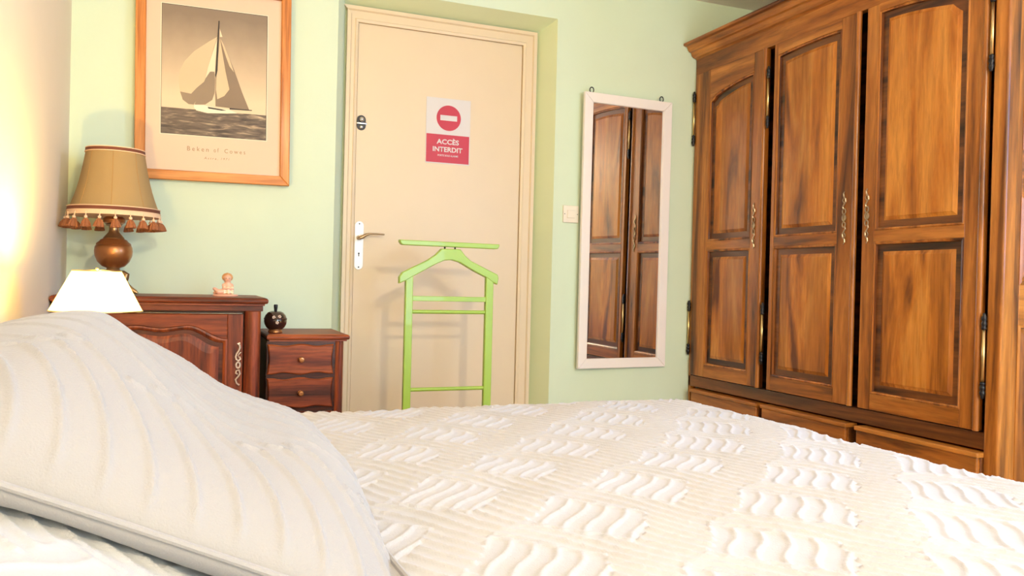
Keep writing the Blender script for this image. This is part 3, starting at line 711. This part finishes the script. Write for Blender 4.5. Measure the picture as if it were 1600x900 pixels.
bm = bm_new(); add_ball(bm, (fx+.005, fy-.0160, fz+.0565), .0018, seg=8, sz=.45); obj('mouth', bm, 'sign_red', fg)

fg.scale = (1.22, 1.22, 1.12)

# ------------------------------------------------------------------ fringed table lamp on the cabinet
LX, LY = -.257, 3.45
tl = thing('table_lamp', (LX, LY, .766), 'copper urn table lamp with tasselled tan bell shade', 'lamp')
for k in range(3):
    an = math.radians(-20+120*k); c, s = math.cos(an), math.sin(an)
    bm = bm_new(); path = [(.018, .850), (.040, .850), (.052, .843), (.046, .828), (.040, .814), (.052, .797), (.070, .785), (.086, .777), (.094, .7725)]
    add_tube(bm, [(LX+r*c, LY+r*s, z) for r, z in path], [.007, .008, .010, .013, .015, .014, .011, .008, .004], seg=10)
    obj('scroll_foot', bm, 'antique_brass', tl, smooth=True)
obj('pedestal', lathe([(.030, .790), (.032, .796), (.020, .806), (.015, .825), (.015, .845), (.024, .852), (.026, .858), (.022, .864), (.026, .868)], LX, LY), 'antique_brass', tl, smooth=True)
obj('urn', lathe([(.024, .867), (.040, .873), (.056, .890), (.065, .912), (.0672, .930), (.0655, .945), (.062, .952), (.058, .955)], LX, LY), 'copper', tl, smooth=True)
obj('urn_collar', lathe([(.060, .953), (.062, .956), (.058, .962), (.050, .968), (.046, .974), (.036, .978)], LX, LY), 'copper', tl, smooth=True)
obj('neck', lathe([(.036, .977), (.038, .980), (.030, .990), (.020, 1.002), (.0165, 1.014), (.018, 1.024), (.028, 1.028), (.029, 1.032), (.012, 1.036)], LX, LY), 'antique_brass', tl, smooth=True)
obj('burner', lathe([(.030, 1.034), (.038, 1.040), (.040, 1.052), (.030, 1.062), (.018, 1.066), (.018, 1.110), (.0001, 1.112)], LX, LY), 'copper', tl, smooth=True)
bm = bm_new()
for a in range(4): add_tube(bm, [(LX+.02*math.cos(a*PI/2), LY+.02*math.sin(a*PI/2), 1.10), (LX+.100*math.cos(a*PI/2), LY+.100*math.sin(a*PI/2), 1.300)], .0015, seg=6)
obj('shade_carrier', bm, 'antique_brass', tl)
nP = 8
def scallop(t, z): 
    u = (t*nP/(2*PI)) % 1; return 1-.018*(1-abs(2*u-1))**1.0
sh_prof = [(.158, 1.082), (.150, 1.100), (.140, 1.128), (.130, 1.160), (.121, 1.195), (.113, 1.235), (.106, 1.275), (.101, 1.306)]
sp = sh_prof + [(r-.002, z) for r, z in reversed(sh_prof)]
sh = obj('lamp_shade', lathe(sp, LX, LY, seg=64, wob=scallop), 'shade_cloth', tl, smooth=True)
for k in range(nP):
    t = 2*PI*k/nP; bm = bm_new(); add_tube(bm, [(LX+(r+.0005)*math.cos(t), LY+(r+.0005)*math.sin(t), z) for r, z in sh_prof], .0009, seg=6); obj('shade_seam', bm, 'shade_seam_thread', sh)
obj('braid', lathe([(.1590, 1.078), (.1615, 1.079), (.1600, 1.092), (.1565, 1.092)], LX, LY, seg=64), 'trim_braid', sh, smooth=True)
obj('braid', lathe([(.1020, 1.303), (.1040, 1.304), (.1030, 1.316), (.1000, 1.316)], LX, LY, seg=64), 'trim_braid', sh, smooth=True)
for r, z in ((.1025, 1.317), (.1045, 1.3025), (.1605, 1.0935), (.1620, 1.0775)):
    bm = bm_new(); add_lathe(bm, [(r-.002, z-.002), (r+.0012, z-.0015), (r+.0012, z+.0015), (r-.002, z+.002)], LX, LY, seg=64); obj('piping_cord', bm, 'trim_cord', sh)
fr = obj('fringe_band', lathe([(.1600, 1.062), (.1625, 1.062), (.1615, 1.077), (.1590, 1.077)], LX, LY, seg=64, wob=lambda t, z: 1+.006*math.sin(60*t)), 'trim_cord', sh)
tb = bm_new()
add_lathe(tb, [(.0016, .004), (.0016, -.012)], 0, 0, seg=8, mi=0)
add_lathe(tb, [(.0001, -.008), (.0045, -.011), (.005, -.015), (.003, -.018)], 0, 0, seg=10, mi=0)
add_lathe(tb, [(.003, -.0175), (.007, -.022), (.0105, -.030), (.0135, -.042), (.0125, -.044), (.0001, -.041)], 0, 0, seg=20, mi=1, wob=lambda t, z: 1+.10*math.cos(10*t))
bmesh.ops.recalc_face_normals(tb, faces=list(tb.faces)); bmesh.ops.scale(tb, vec=(1.3, 1.3, 1.2), verts=list(tb.verts)); TM = bpy.data.meshes.new('tassel'); tb.to_mesh(TM); tb.free()
TM.materials.append(MAT['trim_cord']); TM.materials.append(MAT['tassel_thread'])
for k in range(20):
    t = 2*PI*(k+.3)/20
    o = put('tassel', TM, (LX+.1625*math.cos(t), LY+.1625*math.sin(t), 1.066), sh)
    o.rotation_euler = (random.uniform(-.12, .12), random.uniform(-.12, .12), t)

# ------------------------------------------------------------------ bedside table and lit lamp (behind the pillow)
bt = thing('bedside_table', (-.22, 2.50, 0), 'low oak bedside table hidden behind the pillow under the white lamp', 'table')
obj('table_top', box(XL+.006, -.02, 2.285, 2.72, .49, .515, bev=.005), 'oak_x', bt)
obj('body', box(XL+.02, -.035, 2.30, 2.705, .34, .49, bev=.002), 'oak_x', bt)
for x in (XL+.04, -.055):
    for y in (2.32, 2.685): obj('leg', box(x-.017, x+.017, y-.017, y+.017, 0, .34, bev=.003), 'oak_z', bt)
BX, BY = -.226, 2.50
bl = thing('bedside_lamp', (BX, BY, .515), 'lit bedside lamp with white conical shade behind the pillow', 'lamp')
obj('base', lathe([(.058, .5155), (.060, .520), (.050, .530), (.020, .540), (.014, .560), (.024, .600), (.026, .625), (.014, .655), (.010, .690), (.012, .735), (.012, .752)], BX, BY), 'white_enamel', bl, smooth=True)
pr = [(.1165, .742), (.0610, .852)]
shb = obj('lamp_shade', lathe(pr + [(r-.0015, z) for r, z in reversed(pr)], BX, BY, seg=64), 'lampshade_white', bl, smooth=True)
for r, z in ((.1165, .742), (.0610, .852)):
    bm = bm_new(); add_tube(bm, [(BX+r*math.cos(t), BY+r*math.sin(t), z) for t in np.linspace(0, 2*PI, 49)], .0018, seg=6); obj('rim_trim', bm, 'brass', shb)
bm = bm_new(); add_ball(bm, (BX, BY, .858), .004)
for a in range(3): add_tube(bm, [(BX, BY, .855), (BX+.061*math.cos(a*2.094), BY+.061*math.sin(a*2.094), .852)], .0012, seg=6)
add_tube(bm, [(BX, BY, .855), (BX+.022, BY, .84), (BX+.026, BY, .80), (BX+.014, BY, .755)], .0012, seg=6)
obj('shade_carrier', bm, 'brass', bl)

# ------------------------------------------------------------------ valet stand in front of the door
YV = 3.35
vs = thing('valet_stand', (1.058, YV, 0), 'lime green wooden valet stand in front of the cream door', 'valet stand')
VK = 3.35/3.45
mV = lambda a, b, d: (a*VK, YV-d, EYE+(b-EYE)*VK)
HANG = [(1.0451, .9901), (1.1313, .9908), (1.1561, .962), (1.183, .94), (1.3113, .8822), (1.3164, .8666), (1.3116, .8374), (1.2874, .8485), (1.2622, .8661), (1.2002, .8945), (1.1298, .9325), (1.0937, .9416), (1.0582, .9387), (1.0204, .9214), (.9174, .8642), (.8892, .8468), (.8582, .833), (.8576, .8607), (.8712, .8817), (.9811, .937), (1.0193, .9628)]
obj('hanger', prism(HANG, mV, -.014, .014, bev=.003), 'green_lacquer', vs)
TB = [(.8560, 1.0222), (1.316, 1.0195), (1.3165, 1.012), (1.309, .9990), (1.300, .9978), (.872, 1.0000), (.8625, 1.004), (.8560, 1.014)]
obj('trouser_bar', prism(TB, mV, -.016, .016, bev=.003), 'green_lacquer', vs)
for x in (1.0319, 1.0781):
    bm = bm_new(); add_tube(bm, [(x, YV, .980), (x, YV, .999)], .004, seg=8); obj('dowel_pin', bm, 'dark_metal', vs)
for x0, x1 in ((.8608, .8933), (1.2210, 1.2560)):
    obj('upright', box(x0, x1, YV-.012, YV+.012, .03, .870, bev=.003), 'green_lacquer', vs)
    obj('foot', box(x0-.002, x1+.002, YV-.17, YV+.15, 0, .034, bev=.005), 'green_lacquer', vs)
obj('cross_rail', box(.891, 1.223, YV-.009, YV+.009, .7602, .7815, bev=.002), 'green_lacquer', vs)
for z in (.7145, .383, .05):
    bm = bm_new(); add_tube(bm, [(.888, YV, z), (1.226, YV, z)], .0083, seg=14); obj('cross_dowel', bm, 'green_lacquer', vs, smooth=True)

# ------------------------------------------------------------------ bed
bd = thing('bed', (.53, 1.36, 0), 'double bed with mattress under the white chenille bedspread', 'bed')
obj('bed_base', box(-.415, 1.455, .62, 2.13, .16, .30, bev=.01), 'walnut_dark', bd)
obj('mattress', box(-.42, 1.46, .61, 2.14, .30, .475, bev=.03, seg=3), 'mattress_ticking', bd)
for x in (-.38, 1.42):
    for y in (.66, 2.09): obj('leg', box(x-.025, x+.025, y-.025, y+.025, 0, .16, bev=.004), 'walnut_dark', bd)

def vnoise(x, y, cell, seed):
    """cheap smooth value noise on arrays"""
    g = np.random.default_rng(seed).random((257, 257))
    u, v = x/cell, y/cell; i = np.floor(u).astype(int); j = np.floor(v).astype(int); fu = u-i; fv = v-j
    fu = fu*fu*(3-2*fu); fv = fv*fv*(3-2*fv); A = g[i % 257, j % 257]; B = g[(i+1) % 257, j % 257]; Cc = g[i % 257, (j+1) % 257]; D = g[(i+1) % 257, (j+1) % 257]
    return (A*(1-fu)+B*fu)*(1-fv)+(Cc*(1-fu)+D*fu)*fv
def ridge(dist, w): return np.exp(-(dist/w)**2)
def tufted(x, y, k=1.0, wid=.0044):
    """tufted feather pattern: groups of S-curved bars between bands of parallel lines, on the diagonal"""
    x = x + .020*np.sin(y*7.0+.6); y = y + .018*np.sin(x*6.3+1.1)
    a = (x+y)/math.sqrt(2)/k; b = (x-y)/math.sqrt(2)/k
    PA, PB = .226, .255
    ca = np.floor((a+.055)/PA); la = (a+.055) - ca*PA
    cb_ = np.floor((b+.165-.012*np.sin(la/PA*2*PI))/PB); lb = (b+.165-.012*np.sin(la/PA*2*PI)) - cb_*PB
    bar_len, bar_w = .150, .165
    inb = (la > .012) & (la < .012+bar_len) & (lb < bar_w)
    s = lb + .009*np.sin((la-.012)/bar_len*PI) + .0085*np.sin((la-.012)/bar_len*2*PI) ; sp_ = .033
    db = np.abs((s/sp_+.5) % 1 - .5)*sp_
    hb_ = ridge(db, wid)
    # scalloped caps of the bar group
    cap = .012 + .010*np.abs(np.sin(PI*s/sp_)); dc = np.minimum(np.abs(la-cap), np.abs(la-(bar_len+.004+.006*np.abs(np.sin(PI*s/sp_)))))
    hb_ = np.maximum(hb_, ridge(dc, wid))
    t = la + .030*np.sin((lb-bar_w)/(PB)*2*PI*.5) ; sl = .0283
    dl = np.abs((t/sl+.5) % 1 - .5)*sl
    hl = ridge(dl, wid*1.1)
    return np.where(inb, hb_*.72, hl)
TOPZ = .498
def bedspread():
    x0, x1, y0, y1 = -.438, 1.505, .545, 2.205
    ext = .40; st = .0034
    us = np.arange(x0, x1+ext, st); vs_ = np.arange(y0-ext, y1+ext, st)
    U, V = np.meshgrid(us, vs_, indexing='ij')
    R = .15; r = .075
    cx = np.clip(U, x0-1, x1-R); cy = np.clip(V, y0+R, y1-R)
    dx_, dy_ = U-cx, V-cy; d = np.sqrt(dx_**2+dy_**2)+1e-9; ux, uy = dx_/d, dy_/d
    flat = R-r; arcl = r*PI/2
    th = np.clip((d-flat)/r, 0, PI/2)
    h = np.where(d < flat, d, flat + r*np.sin(th)); g = np.where(d < flat, 0, r*(1-np.cos(th))); drop = np.clip(d-flat-arcl, 0, .385)
    wav = np.clip(drop/.3, 0, 1)*.012*np.sin((np.arctan2(uy, ux)*1.5+U*9+V*9)*2.4)
    X = cx+ux*(h+wav+drop*.04); Y = cy+uy*(h+wav+drop*.04); Z = TOPZ-g-drop
    # bolster under the head end, gentle sags
    mound = .118*np.clip((.10-U)/.34, 0, 1); mound = mound*mound*(3-2*np.clip((.10-U)/.34, 0, 1))/np.where(mound > 0, np.maximum(mound, 1e-6), 1) if False else .124*(lambda q: q*q*(3-2*q))(np.clip((.14-U)/.36, 0, 1))
    ends = np.clip(np.minimum(V-y0, y1-V)/.16, 0, 1); ends = ends*ends*(3-2*ends)
    Z = Z + mound*ends
    Z = Z + (vnoise(U+3, V+3, .31, 1)-.5)*.010*ends + (vnoise(U+3, V+3, .11, 2)-.5)*.005
    # displacement along the normal
    P = np.stack([X, Y, Z], -1); du = np.gradient(P, axis=0); dv = np.gradient(P, axis=1); Nn = np.cross(du, dv); Nn /= np.linalg.norm(Nn, axis=-1, keepdims=True)+1e-12
    H = tufted(U, V); fuzz = rng.random(U.shape)
    Hd = .0050*H*(.62+.38*vnoise(U+5, V+5, .009, 3)) + .0011*fuzz*(.4+.6*H)
    P = P + Nn*Hd[..., None]
    n, m = U.shape
    P[..., 0] = np.maximum(P[..., 0], XL+.003); P[..., 2] = np.maximum(P[..., 2], .012)
    idx = np.arange(n*m).reshape(n, m)
    f = np.stack([idx[:-1, :-1], idx[1:, :-1], idx[1:, 1:], idx[:-1, 1:]], -1).reshape(-1, 4)
    return grid_mesh('bedspread', P.reshape(-1, 3), f)
def grid_mesh(name, verts, faces):
    me = bpy.data.meshes.new(name); me.vertices.add(len(verts)); me.vertices.foreach_set('co', verts.astype(np.float32).ravel())
    me.loops.add(faces.size); me.loops.foreach_set('vertex_index', faces.astype(np.int32).ravel())
    me.polygons.add(len(faces)); me.polygons.foreach_set('loop_start', np.arange(0, faces.size, 4, dtype=np.int32))
    try: me.polygons.foreach_set('loop_total', np.full(len(faces), 4, dtype=np.int32))
    except Exception: pass
    me.polygons.foreach_set('use_smooth', np.ones(len(faces), dtype=bool)); me.update(calc_edges=True); me.validate()
    return me
bs = obj_mesh('bedspread', bedspread(), 'chenille'); rebase(bs, (.53, 1.36, .012))
tag(bs, 'white chenille bedspread with tufted feather pattern over the bed', 'bedspread')

# big square pillow leaning on the bolster
def sheet_z(x, y):
    q = np.clip((.14-x)/.36, 0, 1); e = np.clip(np.minimum(y-.545, 2.205-y)/.16, 0, 1)
    return TOPZ + .124*q*q*(3-2*q)*e*e*(3-2*e) + .0140
def pillow():
    A, B, T = .345, .365, .148           # half sizes along slope, across, half thickness
    tilt = math.radians(23.5); yaw = math.radians(-2)
    ctr = np.array([-.066, 1.215, .616])
    es_ = np.array([math.cos(tilt), 0, -math.sin(tilt)])      # towards the foot of the bed
    et = np.array([0, 1., 0]); en = np.array([math.sin(tilt), 0, math.cos(tilt)])
    cy_, sy_ = math.cos(yaw), math.sin(yaw); Rz = np.array([[cy_, -sy_, 0], [sy_, cy_, 0], [0, 0, 1]])
    es_, et, en = Rz@es_, Rz@et, Rz@en
    n = 270; g = np.linspace(-1, 1, n); Sg, Tg = np.meshgrid(g, g, indexing='ij')
    verts = []; faces = []
    out = 1-.06*(Sg**2)*(Tg**2)*1.0
    pin = 1-.045*(1-Sg**2)*0
    for side in (1, -1):
        prof = np.clip(1-np.abs(Sg)**2.6, 0, 1)**.62*np.clip(1-np.abs(Tg)**2.6, 0, 1)**.62
        side_w = np.clip(1-np.abs(Sg)**9, 0, 1)**.5*np.clip(1-np.abs(Tg)**9, 0, 1)**.5
        th = T*prof*(1-.30*np.exp(-((Sg-.25)/.36)**2)) if side > 0 else .034*side_w+.010*prof
        s = Sg*A*(1-.05*(1-Tg**2)*(np.abs(Sg) > 0)*np.abs(Sg)**3); t = Tg*B*(1-.05*(1-Sg**2)*np.abs(Tg)**3)
        P = ctr + s[..., None]*es_ + t[..., None]*et + (side*th)[..., None]*en
        droop = -.17*np.clip(-Sg-.30, 0, 1)**1.5
        P[..., 2] += droop
        if side > 0:
            dn = (Tg+1)*B; sm = Sg*A
            ph = sm + 2.4*dn**2 + .30*dn                     # curved bars rising from the near hem
            db = np.abs((ph/.047+.5) % 1 - .5)*.047; ln = .165+.020*np.sin(np.floor(ph/.047+.5)*2.1)
            H1 = ridge(db, .0048)*(dn < ln)
            tq = dn + .10*np.sin(sm*5.0+.6) + .25*sm                             # long lines sweeping up the pillow
            dl = np.abs((tq/.062+.5) % 1 - .5)*.062
            H2 = ridge(dl, .0044)*.75*(dn > ln+.012)*np.clip((vnoise(Sg+3, Tg+3, .45, 21)-.25)*4, 0, 1)
            cap = ridge(dn-ln-.004, .0045)*(np.abs((ph/.047+.5) % 1-.25) < .25)*.8
            H = np.maximum(np.maximum(H1, H2), cap)
            edge = np.clip((1-np.maximum(np.abs(Sg), np.abs(Tg)))/.05, 0, 1)
            fold = .006*np.sin((Sg*1.3+Tg*.6)*7+vnoise(Sg+3, Tg+3, .5, 8)*6)*np.clip(prof, 0, 1)*.6 + .010*(vnoise(Sg+3, Tg+3, .35, 9)-.5)*edge
            P = P + en*(.0060*H*edge*(.7+.3*vnoise(Sg+3, Tg+3, .02, 11)) + fold)[..., None]
        P[..., 2] = np.maximum(P[..., 2], sheet_z(P[..., 0], P[..., 1])+(.004 if side > 0 else 0))
        verts.append(P.reshape(-1, 3)); base = 0 if side > 0 else n*n
        idx = np.arange(n*n).reshape(n, n)+base
        f = np.stack([idx[:-1, :-1], idx[1:, :-1], idx[1:, 1:], idx[:-1, 1:]], -1).reshape(-1, 4)
        faces.append(f if side > 0 else f[:, ::-1])
    me = grid_mesh('pillow_cover', np.concatenate(verts), np.concatenate(faces))
    bm = bmesh.new(); bm.from_mesh(me); bmesh.ops.remove_doubles(bm, verts=list(bm.verts), dist=.0004)
    for f in bm.faces: f.smooth = True
    # piping along the seam
    ring = []
    for (a0, b0), (a1, b1) in (((-1, -1), (1, -1)), ((1, -1), (1, 1)), ((1, 1), (-1, 1)), ((-1, 1), (-1, -1))):
        for q in np.linspace(0, 1, 24)[:-1]:
            sg, tg_ = a0+(a1-a0)*q, b0+(b1-b0)*q
            s = sg*A*(1-.05*(1-tg_**2)*abs(sg)**3); t = tg_*B*(1-.05*(1-sg**2)*abs(tg_)**3)
            p = ctr+s*es_+t*et; p = p.copy(); p[2] += -.17*max(0, min(1, -sg-.30))**1.5; p[2] = max(p[2], float(sheet_z(p[0], p[1]))+.004)
            ring.append(tuple(p))
    return me, bm, ring
me_, bm_, ring_ = pillow(); bpy.data.meshes.remove(me_)
pl = thing('pillow', (-.066, 1.215, .54), 'large square white pillow with tufted cover leaning at the bed head', 'pillow')
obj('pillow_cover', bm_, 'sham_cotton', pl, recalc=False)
bm = bm_new(); add_tube(bm, ring_+[ring_[0]], .0042, seg=8); obj('piping', bm, 'sham_cotton', pl, smooth=True)
